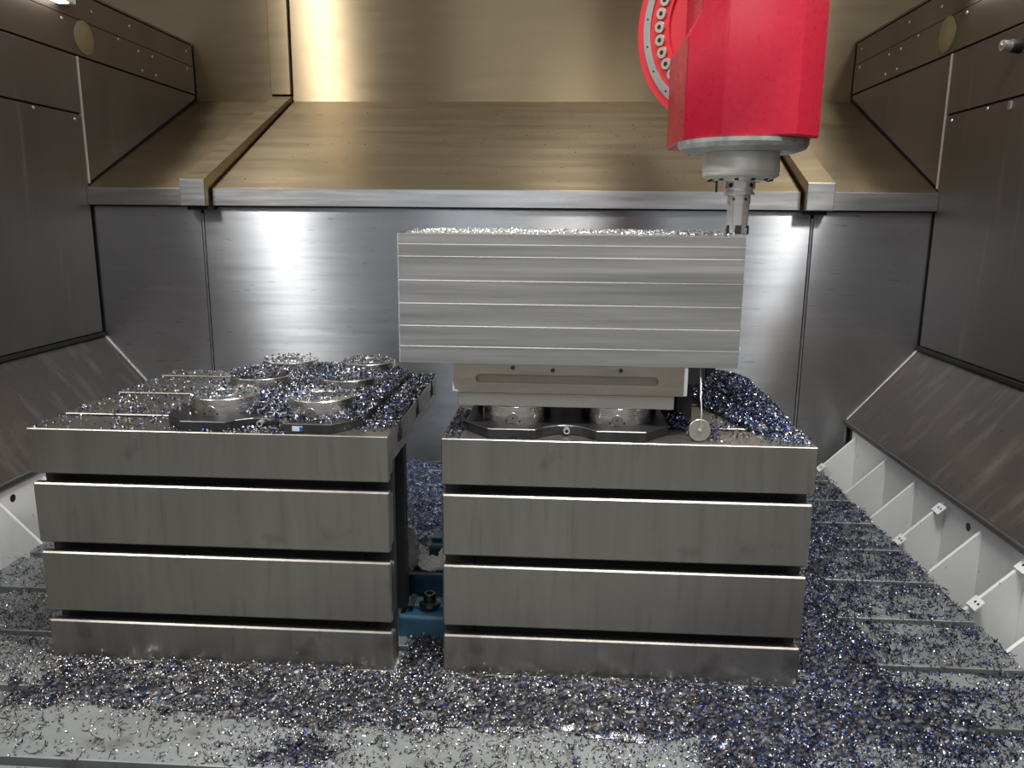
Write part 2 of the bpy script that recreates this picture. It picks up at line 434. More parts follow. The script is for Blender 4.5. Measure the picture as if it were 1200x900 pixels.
# ------------------------------------------------------------------ enclosure lamps along the side walls
def lamp(sgn, label):
    Xw = XR if sgn > 0 else XL
    t = thing('light_bar', label, 'lamp', (Xw, 1.9, 1.69), group='bar lamps on the side walls')
    def bx(nm, d0, d1, y0, y1, z0, z1, m, bev=0):
        xs = sorted((-sgn * d0, -sgn * d1)); return box(nm, xs[0], xs[1], y0, y1, z0, z1, m, t, bev)
    bx('housing', 0.001, 0.05, -1.2, 1.14, 0.0, 0.075, MAT['lampwhite'], 0.003)
    xs = (-sgn * 0.0505, -sgn * 0.0515)
    bx('diffuser', 0.006, 0.046, -1.19, 1.10, -0.004, -0.0005, MAT['diffuser'])
    lathe('end_screw', [(0, 0.003), (0.004, 0.003), (0.004, 0)], MAT['black'], t, 8, axis_m4((-sgn * 0.05, 1.11, 0.03), (-sgn, 0, 0)))
    return t
lamp(-1, 'white bar lamp fixed high on the left enclosure wall')
lamp(1, 'white bar lamp fixed high on the right enclosure wall')

# ------------------------------------------------------------------ wash nozzle on right wall
nz_t = thing('wash_nozzle', 'small shiny wash nozzle in a black socket on the right wall', 'nozzle', (XR, 2.655, 1.462))
lathe('socket', [(0, 0.03), (0.016, 0.03), (0.02, 0.024), (0.022, 0.0)], MAT['black'], nz_t, 20, axis_m4((0, 0, 0), (-1, -0.15, 0)))
lathe('nozzle_tip', [(0, 0.065), (0.005, 0.065), (0.006, 0.06), (0.015, 0.058), (0.016, 0.05), (0.016, 0.031)], MAT['tool'], nz_t, 20, axis_m4((0, 0, 0), (-1, -0.15, 0)))
lt = thing('panel_latch', 'small bright latch at the top of the right wall panel', 'latch', (XR, 2.66, 1.292))
box('latch_body', -0.006, 0, -0.008, 0.008, -0.012, 0.012, MAT['screw'], lt, 0.001)
box('latch_slot', -0.0065, -0.001, -0.002, 0.002, -0.009, 0.009, MAT['black'], lt)

# ------------------------------------------------------------------ slotted steel blocks
CY0, CY1, CTOP = 1.50, 2.132, 0.511
FZ = [0.098, 0.2535, 0.4055]        # front slot centres
TY = [1.620, 1.834, 2.047]          # top slot centres
HS = 0.0105
def slot_block(name, label, x0, x1):
    t = thing(name, label, 'fixture block', ((x0 + x1) / 2, CY0, 0), group='slotted steel blocks on the table')
    h = (x1 - x0) / 2
    lip, dp, und = 0.020, 0.042, 0.011
    B = MAT['block']
    # front bands (section in y,z; y from 0 inward)
    def front_band(z0, z1, und0, und1):
        a0 = und if und0 else 0; a1 = und if und1 else 0
        pts = [(0, z0), (0, z1), (lip, z1)]
        if a1: pts.append((lip, z1 - a1))
        pts += [(dp, z1 - a1), (dp, z0 + a0)]
        if a0: pts.append((lip, z0 + a0))
        pts.append((lip, z0))
        return pts
    prism('front_band', front_band(0.0, FZ[0] - HS, False, True), 'x', -h, h, B, t, 0.0032)
    prism('front_band', front_band(FZ[0] + HS, FZ[1] - HS, True, True), 'x', -h, h, B, t, 0.0032)
    prism('front_band', front_band(FZ[1] + HS, FZ[2] - HS, True, True), 'x', -h, h, B, t, 0.0032)
    # corner band, L shaped: front face and top face in one piece
    zc0 = FZ[2] + HS; yc1 = TY[0] - HS - CY0
    pts = [(0, zc0), (0, CTOP), (yc1, CTOP), (yc1, CTOP - lip), (yc1 - und, CTOP - lip), (yc1 - und, CTOP - dp), (dp, CTOP - dp), (dp, zc0 + und), (lip, zc0 + und), (lip, zc0)]
    prism('corner_band', pts, 'x', -h, h, B, t, 0.0016)
    def top_band(y0, y1, u0_, u1_):
        a0 = und if u0_ else 0; a1 = und if u1_ else 0
        pts = [(y0, CTOP), (y1, CTOP), (y1, CTOP - lip)]
        if a1: pts.append((y1 - a1, CTOP - lip))
        pts += [(y1 - a1, CTOP - dp), (y0 + a0, CTOP - dp)]
        if a0: pts.append((y0 + a0, CTOP - lip))
        pts.append((y0, CTOP - lip))
        return pts
    for i in range(3):
        y0 = TY[i] + HS - CY0
        y1 = (TY[i + 1] - HS - CY0) if i < 2 else CY1 - CY0
        prism('top_band', top_band(y0, y1, True, i < 2), 'x', -h, h, B, t, 0.0016)
    # core of the casting
    prism('casting', [(dp + 0.0005, 0.0), (dp + 0.0005, CTOP - dp - 0.0005), (CY1 - CY0, CTOP - dp - 0.0005), (CY1 - CY0, CTOP - 0.064), (0.19, CTOP - 0.064), (0.19, 0.0)],
          'x', -h + 0.062, h - 0.062, MAT['block_dark'], t, 0.001)
    box('top_plate', -h, h, dp + 0.0005, CY1 - CY0, CTOP - 0.064, CTOP - dp - 0.0008, B, t, 0.001)
    for s in (-1, 1):
        box('side_flange', *sorted((s * (h - 0.0615), s * h)), 0.150, 0.19, 0.064, CTOP - 0.0645, MAT['block_dark'], t, 0.002)
        box('front_flange', *sorted((s * (h - 0.0615), s * h)), dp + 0.0005, 0.062, 0.0, CTOP - 0.0645, MAT['block_dark'], t, 0.002)
    for rx in (-h + 0.2, 0, h - 0.2):
        prism('rib', [(0.1905, 0.0), (0.1905, CTOP - 0.065), (0.58, CTOP - 0.065), (0.40, 0.0)], 'x', rx - 0.015, rx + 0.015, MAT['block_dark'], t, 0.001)
    return t
LX0, LX1, RX0, RX1 = -1.078, -0.334, -0.227, 0.503
slot_block('slotted_block', 'slotted steel block carrying six open round clamping modules', LX0, LX1)
slot_block('slotted_block', 'slotted steel block standing under the aluminium workpiece', RX0, RX1)

# ------------------------------------------------------------------ zero point plates with round modules
PZ = 0.020
def module_mesh():
    R = 0.0705
    prof = [(R, 0.0), (R, 0.019)]
    for z in (0.0205, 0.025, 0.0295):
        prof += [(R, z - 0.0012), (R - 0.0018, z - 0.0006), (R - 0.0018, z + 0.0006), (R, z + 0.0012)]
    prof += [(R, 0.0335), (R - 0.0015, 0.035)]
    bm = bmesh.new(); bm_lathe(bm, prof, 56)
    return finish(bm, 'module_body', smooth=True, angle=35)
MODM = module_mesh()
bm = bmesh.new(); bm_lathe(bm, [(0.0690, 0.035), (0.040, 0.0352), (0.039, 0.0340), (0.030, 0.0340), (0.029, 0.0355), (0.0225, 0.0355), (0.0215, 0.024), (0, 0.024)], 48)
MODTOP = finish(bm, 'module_top', smooth=True, angle=30)
def clamp_plate(label, cx, covered):
    t = thing('clamping_plate', label, 'clamping plate', (cx, 1.51, CTOP), group='clamping plates on the blocks')
    W, D = 0.206, 0.622
    c = 0.052
    pts = [(-0.155, 0), (-0.062, 0)]
    for k in range(1, 8):
        a = k / 8.0
        pts.append((-0.062 + 0.120 * a, 0.040 * math.sin(math.pi * a) ** 0.8))
    pts += [(0.058, 0), (0.155, 0), (W, c + 0.006), (W, D - c), (0.155, D), (-0.155, D), (-W, D - c), (-W, c + 0.006)]
    prism('plate', pts, 'z', 0.0, PZ, MAT['plate'], t, 0.0015)
    for k in range(3):
        for s in (-1, 1):
            loc = (s * 0.105, 0.114 + 0.21 * k, PZ)
            mo = link('module', MODM, MAT['module'], t, loc)
            link('module_face', MODTOP, MAT['module_top'], mo)
            lathe('side_port', [(0, 0.0015), (0.0105, 0.0015), (0.0115, 0.0)], MAT['port'], mo, 20, axis_m4((-0.004, -0.0701, 0.011), (0, -1, 0)))
            lathe('port_hole', [(0, 0.0022), (0.0018, 0.0022), (0.0018, 0.0)], MAT['black'], mo, 8, axis_m4((-0.004, -0.0701, 0.011), (0, -1, 0)))
            for dx in (-0.014, 0.014):
                lathe('pin_hole', [(0, 0.0018), (0.002, 0.0018), (0.002, -0.002)], MAT['black'], mo, 8, axis_m4((-0.004 + dx, -0.069, 0.005), (0, -1, 0)))
    for (x, y) in ((-0.183, 0.19), (0.183, 0.19), (0.183, 0.42), (-0.183, 0.42), (0.0, 0.30), (0.17, 0.57), (-0.17, 0.57)):
        lathe('locating_stud', [(0.012, 0), (0.012, 0.009), (0.009, 0.011), (0.009, 0.0125), (0.0, 0.0125)], MAT['black'], t, 16, loc=(x, y, PZ))
    lathe('air_fitting', [(0, 0.012), (0.003, 0.012), (0.0035, 0.014), (0.0065, 0.014), (0.0065, 0.0)], MAT['tool'], t, 16, axis_m4((0.0, 0.040, 0.011), (0, -1, 0)))
    lathe('fitting_bore', [(0, 0.0145), (0.003, 0.0145), (0.003, 0.011)], MAT['black'], t, 12, axis_m4((0.0, 0.040, 0.011), (0, -1, 0)))
    box('front_notch', -0.115, -0.098, -0.0006, 0.002, 0.0, 0.004, MAT['black'], t)
    if not covered:
        st = box('sticker', 0.077, 0.098, -0.0008, 0.0005, 0.005, 0.015, MAT['sticker'], t)
        box('sticker_corner', 0.092, 0.099, -0.0011, 0.0004, 0.005, 0.0135, MAT['sticker_blue'], st)
    return t
clamp_plate('black clamping plate with six round steel modules left open and chip covered', -0.606, False)
clamp_plate('black clamping plate with round steel modules pressed under the pallet plate', 0.020, True)

# ------------------------------------------------------------------ pallet fixture under the workpiece
MZ = CTOP + PZ + 0.0356           # module top
fx = thing('pallet_fixture', 'steel pallet fixture with long slotted riser under the aluminium workpiece', 'fixture', (0.016, 1.553, MZ))
box('base_plate', -0.216, 0.216, 0.0, 0.48, 0.0, 0.0275, MAT['pallet'], fx, 0.0012)
# riser: frame pieces around a long rounded pocket
def riser():
    bm = bmesh.new()
    x0, x1, z0, z1 = -0.225, 0.232, 0.0, 0.058
    px0, px1, pz0, pz1 = -0.180, 0.1825, 0.0190, 0.0385
    r = (pz1 - pz0) / 2
    inner = []
    n = 10
    for k in range(n + 1):
        a = -math.pi / 2 + math.pi * k / n
        inner.append((px1 - r + r * math.cos(a), pz0 + r + r * math.sin(a)))
    for k in range(n + 1):
        a = math.pi / 2 + math.pi * k / n
        inner.append((px0 + r + r * math.cos(a), pz0 + r + r * math.sin(a)))
    m = len(inner)
    # outer ring: project radially to rectangle
    cx, cz = (px0 + px1) / 2, (pz0 + pz1) / 2
    outer = []
    for k, (x, z) in enumerate(inner):
        if k <= n:
            if k == 0: outer.append((px1 - r, z0))
            elif k == n: outer.append((px1 - r, z1))
            else:
                a = -1 + 2 * k / n
                outer.append((x1, z0 + (z1 - z0) * (k - 1) / (n - 2)))
        else:
            j = k - n - 1
            if j == 0: outer.append((px0 + r, z1))
            elif j == n: outer.append((px0 + r, z0))
            else: outer.append((x0, z1 - (z1 - z0) * (j - 1) / (n - 2)))
    V = lambda p, y: bm.verts.new((p[0], y, p[1]))
    fo = [V(p, 0.0) for p in outer]; fi = [V(p, 0.0) for p in inner]; bi = [V(p, 0.010) for p in inner]
    bo = [V(p, 0.42) for p in outer]
    for k in range(m):
        k2 = (k + 1) % m
        bm.faces.new((fo[k], fo[k2], fi[k2], fi[k]))
        bm.faces.new((fi[k], fi[k2], bi[k2], bi[k]))
        bm.faces.new((fo[k], bo[k], bo[k2], fo[k2]))
    bm.faces.new(bi); bm.faces.new(bo)
    bmesh.ops.translate(bm, verts=bm.verts, vec=(0, -0.003, 0.028))
    return finish(bm, 'riser_block', 0.0)
rs = link('riser_block', riser(), MAT['riser'], fx)
for x, z in ((-0.1055, 0.0555), (-0.026, 0.0515), (0.108, 0.0535)):
    lathe('bolt_hole', [(0, 0.0006), (0.0044, 0.0006), (0.0044, 0)], MAT['black'], rs, 12, axis_m4((x, -0.003, 0.028 + z - 0.0035), (0, -1, 0)))
box('end_plate', 0.2325, 0.2405, 0.0, 0.38, 0.028, 0.086, MAT['burr'], fx, 0.001)
prism('corner_chip', [(-0.2262, 0.030), (-0.2262, 0.050), (-0.222, 0.034), (-0.214, 0.030)], 'y', -0.005, -0.0032, MAT['burr'], fx)
ck = thing('clamp_block', 'dark clamp block bolted beside the riser beneath the workpiece corner', 'clamp', (0.288, 1.66, CTOP))
box('clamp_body', -0.028, 0.022, 0.0, 0.20, 0.085, 0.1415, MAT['plate'], ck, 0.001)
prism('clamp_arm', [(0.0225, 0.100), (0.042, 0.120), (0.042, 0.1415), (0.0225, 0.1415)], 'y', 0.0, 0.05, MAT['black'], ck, 0.001)
box('clamp_foot', -0.028, 0.006, 0.05, 0.20, 0.0, 0.0845, MAT['block_dark'], ck, 0.001)
lathe('clamp_screw', [(0, 0.006), (0.005, 0.006), (0.005, 0)], MAT['port'], ck, 12, axis_m4((0.031, 0.0, 0.131), (0, -1, 0)))

# ------------------------------------------------------------------ workpiece
WZ0, WZ1 = MZ + 0.0865, 0.9070
wp = thing('aluminium_workpiece', 'large bright aluminium block with horizontal milling bands', 'workpiece', (0.018, 1.552, WZ0))
Hh = WZ1 - WZ0
prof = []
zs = [0.0, 0.0335, 0.0745, 0.119, 0.164, 0.2105, 0.234, Hh]
offs = [0.0, 0.0005, 0.0010, 0.0015, 0.0020, 0.0025, 0.0028]
for i in range(len(zs) - 1):
    prof += [(offs[i], zs[i] + (0.0006 if i else 0)), (offs[i], zs[i + 1] - 0.0008)]
pts = prof + [(0.60, Hh), (0.60, 0.0)]
prism('block_body', pts, 'x', -0.3335, 0.3335, MAT['alu'], wp, 0.0)
prism('left_burr', [(-0.3350, 0.0), (-0.3350, Hh), (-0.3337, Hh), (-0.3337, 0.0)], 'y', -0.001, 0.01, MAT['burr'], wp)
for i in range(7):
    zz = zs[i]
    box('corner_burr', 0.3337, 0.3358 if i % 2 else 0.3348, -0.001, 0.006, zz + 0.001, zz + 0.006 + 0.002 * (i % 3), MAT['burr'], wp)

# ------------------------------------------------------------------ hanging disc on wire
hd = thing('hanging_disc', 'round steel disc hanging on a thin wire below the workpiece corner', 'disc', (0.2795, 1.525, CTOP))
lathe('disc', [(0, 0.004), (0.0205, 0.004), (0.0215, 0.003), (0.0215, -0.003), (0.0205, -0.004), (0, -0.004)], MAT['brass'], hd, 36, axis_m4((0, 0, 0.0235), (0, -1, 0.12)))
lathe('hub', [(0, 0.010), (0.0025, 0.009), (0.0035, 0.0042), (0.0035, 0.004)], MAT['tool'], hd, 14, axis_m4((0, 0, 0.0235), (0, -1, 0.12)))
link('wire', tube_mesh('wire', [(0, -0.008, 0.025), (0.001, -0.008, 0.036), (0.0015, -0.004, 0.060), (0.001, 0.010, 0.085), (0.003, 0.03, 0.110), (0.004, 0.05, 0.138)], 0.0014, 6), MAT['tool'], hd)

# ------------------------------------------------------------------ milling head
AX, AY = 0.357, 1.67
hd_t = thing('milling_unit', 'large red milling unit with round swivel joint and steel spindle nose', 'milling unit', (AX, AY, 1.09))
# octagonal red housing: plan points relative to the axis
plan = [(-0.125, 0.085), (-0.122, -0.037), (-0.061, -0.105), (0.070, -0.125), (0.125, -0.079), (0.135, 0.20), (0.05, 0.28), (-0.06, 0.28), (-0.125, 0.20)]
def housing():
    bm = bmesh.new()
    z_n0, z_n1, z_top = 0.215, 0.285, 0.95
    def ring(z, ins):
        out = []
        for i, (x, y) in enumerate(plan):
            dx = ins if i in (0, 8) else (ins * 0.75 if i == 1 else 0)
            out.append(bm.verts.new((x + dx * 1.0, y - (0.004 if i == 1 else 0) * (ins > 0), z)))
        return out
    rings = [ring(0.0, 0), ring(0.190, 0), ring(0.236, 0.030), ring(z_top, 0.030)]
    n = len(plan)
    for a, b in zip(rings[:-1], rings[1:]):
        for k in range(n): bm.faces.new((a[k], a[(k + 1) % n], b[(k + 1) % n], b[k]))
    bm.faces.new(rings[0]); bm.faces.new(rings[-1])
    return finish(bm, 'housing', 0.004, 2, True, 18)
link('housing', housing(), MAT['red'], hd_t)
# swivel disc behind, facing left and forward
dn = Vector((-0.66, -0.75, 0.0)).normalized()
dc = Vector((-0.024, 0.165, 0.268))
dm = axis_m4(dc, dn)
RD = 0.216
lathe('swivel_disc', [(0, 0.0), (0.128, 0.0), (0.130, 0.0), (0.130, 0.006), (RD * 0.99, 0.006), (RD, 0.0), (RD, -0.035), (0, -0.035)], MAT['red_plain'], hd_t, 96, dm)
lathe('swivel_ring', [(0.178, 0.0065), (0.178, 0.0095), (0.196, 0.0095), (0.196, 0.0065)], MAT['ring'], hd_t, 96, dm)
for k in range(34):
    a = 2 * math.pi * k / 34
    mm = dm @ Matrix.Translation((0.152 * math.cos(a), 0.152 * math.sin(a), 0.006))
    bo = lathe('disc_bolt', [(0.0125, 0), (0.0125, 0.005), (0.0118, 0.006), (0.0052, 0.006), (0.0052, 0.0062), (0, 0.0062)], MAT['bolt'], hd_t, 18, mm)
    lathe('bolt_socket', [(0.0052, 0.0063), (0, 0.0066)], MAT['black'], bo, 10, mm)
for k in range(20):
    a = 2 * math.pi * (k + .3) / 20
    mm = dm @ Matrix.Translation((0.187 * math.cos(a), 0.187 * math.sin(a), 0.0095))
    lathe('ring_screw', [(0.0025, 0), (0.0025, 0.0006), (0, 0.0006)], MAT['black'], hd_t, 8, mm)
# arm carrying the disc (leaves the frame upwards)
prism('head_arm', [(-0.15, 0.20), (0.16, 0.20), (0.16, 0.62), (-0.15, 0.62)], 'z', 0.52, 1.30, MAT['red_plain'], hd_t, 0.02, 2)
# spindle
lathe('flange', [(0.0, -0.0005), (0.126, -0.0005), (0.126, -0.008), (0.121, -0.016), (0.104, -0.022), (0.078, -0.022), (0.0, -0.022)], MAT['flange'], hd_t, 64)
prism('flange_tab', [(-0.118, -0.05), (-0.095, -0.075), (-0.07, -0.098), (-0.085, -0.06)], 'z', -0.012, -0.001, MAT['flange'], hd_t, 0.002)
lathe('spindle_nose', [(0.0, -0.0225), (0.074, -0.0225), (0.075, -0.058), (0.0735, -0.059), (0.0735, -0.061), (0.075, -0.062), (0.074, -0.066), (0.066, -0.072), (0.050, -0.076), (0.032, -0.077), (0.0, -0.077)], MAT['nose'], hd_t, 64)
for k in range(12):
    a = 2 * math.pi * (k + .4) / 12
    lathe('nose_screw', [(0, -0.0765), (0.0042, -0.0765), (0.0042, -0.068)], MAT['black'], hd_t, 10, Matrix.Translation((0.060 * math.cos(a), 0.060 * math.sin(a), 0)))
link('coolant_pipe', tube_mesh('coolant_pipe', [(-0.048, -0.012, -0.072), (-0.048, -0.012, -0.098)], 0.0022, 8), MAT['black'], hd_t)
# ------------------------------------------------------------------ milling cutter
mc = thing('milling_cutter', 'small shiny milling cutter with dark inserts under the red milling unit', 'cutter', (AX, AY, 0.9085))
TZ = 1.09 - 0.0772 - 0.9085
lathe('tool_holder', [(0, TZ), (0.0305, TZ), (0.0305, TZ - 0.014), (0.027, TZ - 0.0155), (0.027, TZ - 0.0195), (0.0305, TZ - 0.021), (0.0305, TZ - 0.0255), (0.024, TZ - 0.0275), (0.0, TZ - 0.0275)], MAT['tool'], mc, 48)
for a in (-2.35, -0.95, 0.6, 2.2):
    lathe('holder_hole', [(0, 0.001), (0.0045, 0.001), (0.0045, -0.004)], MAT['black'], mc, 12, axis_m4((0.0302 * math.cos(a), 0.0302 * math.sin(a), TZ - 0.007), (math.cos(a), math.sin(a), 0)))
lathe('cutter_body', [(0, TZ - 0.0275), (0.0232, TZ - 0.0275), (0.0232, TZ - 0.043), (0.0218, TZ - 0.044), (0.0205, 0.016), (0.0205, 0.003), (0.017, 0.0015), (0, 0.0015)], MAT['tool'], mc, 48)
for a in (-2.2, -1.15):
    lathe('set_screw', [(0, 0.0008), (0.0028, 0.0008), (0.0028, -0.003)], MAT['black'], mc, 12, axis_m4((0.0231 * math.cos(a), 0.0231 * math.sin(a), TZ - 0.034), (math.cos(a), math.sin(a), 0)))
for k in range(5):
    a = 2 * math.pi * k / 5 - 1.9
    R = Matrix.Rotation(a, 4, 'Z')
    for nm, bb, mt in (('chip_pocket', (0.0165, 0.0215, -0.001, 0.011, 0.0012, 0.019), MAT['carbide']), ('insert', (0.0175, 0.0232, -0.0045, -0.0012, 0.0, 0.012), MAT['ring'])):
        bm = bmesh.new(); bm_box(bm, *bb); bmesh.ops.transform(bm, matrix=R, verts=bm.verts)
        link(nm, finish(bm, nm, 0.0006), mt, mc)

# ------------------------------------------------------------------ blue clamping feet between the blocks
def blue_block(label, x0, x1, y0, y1, h, bolt):
    t = thing('blue_clamp_foot', label, 'clamp', ((x0 + x1) / 2, y0, 0), group='blue clamp feet between the blocks')
    w = (x1 - x0) / 2
    prism('foot_body', [(0, 0.0), (0, h - 0.006), (0.004, h), (y1 - y0, h), (y1 - y0, 0.0)], 'x', -w, w, MAT['blue'], t, 0.002)
    box('foot_step', -w + 0.002, w - 0.002, (y1 - y0) * 0.45, (y1 - y0) - 0.002, h, h + 0.010, MAT['blue'], t, 0.002)
    if bolt:
        b = lathe('washer', [(0.024, 0), (0.025, 0.003), (0.024, 0.007), (0.016, 0.010), (0.0, 0.010)], MAT['plate'], t, 32, loc=(0.006, 0.040, h + 0.010))
        lathe('bolt_head', [(0.0145, 0.010), (0.0145, 0.028), (0.013, 0.030), (0.008, 0.030), (0.008, 0.022), (0, 0.022)], MAT['plate'], t, 28, loc=(0.006, 0.040, h + 0.010))
        k = box('serrated_strip', -0.041, -0.030, 0.020, 0.075, h + 0.0102, h + 0.018, MAT['plate'], t, 0.001)
        for i in range(7):
            box('tooth', -0.041, -0.030, 0.022 + i * 0.0075, 0.0255 + i * 0.0075, h + 0.0182, h + 0.021, MAT['port'], k)
    return t
blue_block('blue clamp foot with a socket bolt and washer between the two blocks', -0.350, -0.231, 1.640, 1.722, 0.050, True)
blue_block('plain blue clamp foot lying under the white rag', -0.372, -0.225, 1.850, 1.93, 0.050, False)
blue_block('plain blue clamp foot behind the white rag, nearest the blue chips', -0.345, -0.225, 2.035, 2.11, 0.050, False)

# ------------------------------------------------------------------ crumpled rag
def rag_mesh(name, c, sx, sy, sz, seed, n=26):
    rr = np.random.default_rng(seed)
    ph = rr.uniform(0, 6.28, 12); fr = rr.uniform(1.5, 5.5, (12, 2))
    bm = bmesh.new()
    bmesh.ops.create_icosphere(bm, subdivisions=4, radius=1.0)
    for v in bm.verts:
        d = v.co.normalized()
        th, fi = math.atan2(d.y, d.x), math.acos(max(-1, min(1, d.z)))
        r = 1.0
        for k in range(12):
            r += 0.075 * abs(math.sin(fr[k, 0] * d.x * 2.2 + fr[k, 1] * d.z * 2.2 + 1.3 * d.y * fr[k, 0] + ph[k])) - 0.045
        v.co = Vector((c[0] + d.x * r * sx, c[1] + d.y * r * sy, c[2] + d.z * r * sz))
    return finish(bm, name, smooth=True, angle=50)
rg = thing('rag', 'crumpled grey and white cloth rag stuffed between the blocks', 'rag', (-0.315, 1.80, 0.06))
link('dirty_fold', rag_mesh('dirty_fold', (-0.050, -0.02, 0.085), 0.036, 0.055, 0.055, 3), MAT['rag_dirty'], rg)
link('white_fold', rag_mesh('white_fold', (0.018, -0.005, 0.050), 0.036, 0.025, 0.016, 5), MAT['rag'], rg)
link('white_tip', rag_mesh('white_tip', (0.050, -0.01, 0.066), 0.015, 0.015, 0.026, 9), MAT['rag'], rg)

# ------------------------------------------------------------------ chips (nobody could count them)
def vnoise(x, y, seed, s):
    g_ = np.random.default_rng(seed).random((64, 64))
    u, v = x * s + 17.3, y * s + 9.1
    i, j = np.floor(u).astype(int), np.floor(v).astype(int)
    fu, fv = u - i, v - j
    fu = fu * fu * (3 - 2 * fu); fv = fv * fv * (3 - 2 * fv)
    g = lambda a, b: g_[a % 64, b % 64]
    return (g(i, j) * (1 - fu) + g(i + 1, j) * fu) * (1 - fv) + (g(i, j + 1) * (1 - fu) + g(i + 1, j + 1) * fu) * fv
def fbm(x, y, seed, s):
    return (vnoise(x, y, seed, s) + 0.5 * vnoise(x, y, seed + 1, s * 2.1) + 0.25 * vnoise(x, y, seed + 2, s * 4.3)) / 1.75

def chip_template(seg, length, width, curl, twist):
    pts = []
    for i in range(seg + 1):
        t = i / seg - 0.5
        a = curl * t
        if abs(curl) > 0.01:
            R = length / curl
            x, z = R * math.sin(a), R * (1 - math.cos(a))
        else: x, z = length * t, 0
        tw = twist * t
        for s in (-0.5, 0.5):
            w = width * (1 - 1.1 * t * t)
            pts.append((x + 0 * s, s * w * math.cos(tw), z + s * w * math.sin(tw)))
    faces = [(2 * i, 2 * i + 1, 2 * i + 3, 2 * i + 2) for i in range(seg)]
    return np.array(pts, float), np.array(faces, int)
SMALL = [chip_template(2, 0.0075, 0.0030, 2.2, 0.8), chip_template(2, 0.0060, 0.0034, 1.2, -0.9), chip_template(3, 0.0095, 0.0028, 3.4, 1.6)]
LONG = [chip_template(6, 0.026, 0.0028, 2.6, 3.0), chip_template(6, 0.020, 0.0030, 4.0, 2.0), chip_template(6, 0.032, 0.0024, 1.8, 5.0)]

def palette(n, blue, dark):
    """per chip colour: silver-grey, straw-brown, tempered blue, near black"""
    base = np.empty((n, 3))
    k = RNG.random(n)
    grey = np.array([0.42, 0.42, 0.43]); brown = np.array([0.24, 0.19, 0.155]); blu = np.array([0.06, 0.115, 0.32]); navy = np.array([0.03, 0.04, 0.11]); lite = np.array([0.42, 0.47, 0.62])
    b = np.broadcast_to(blue, (n,)); d = np.broadcast_to(dark, (n,))
    base[:] = grey
    base[k < 0.15] = brown
    kb = RNG.random(n) < b
    t = RNG.random(n)
    base[kb & (t < 0.40)] = blu
    base[kb & (t >= 0.40) & (t < 0.78)] = navy
    base[kb & (t >= 0.78)] = lite
    kd = RNG.random(n) < d
    base[kd] *= 0.30
    base *= RNG.uniform(0.7, 1.25, (n, 1))
    return np.clip(base, 0, 1)

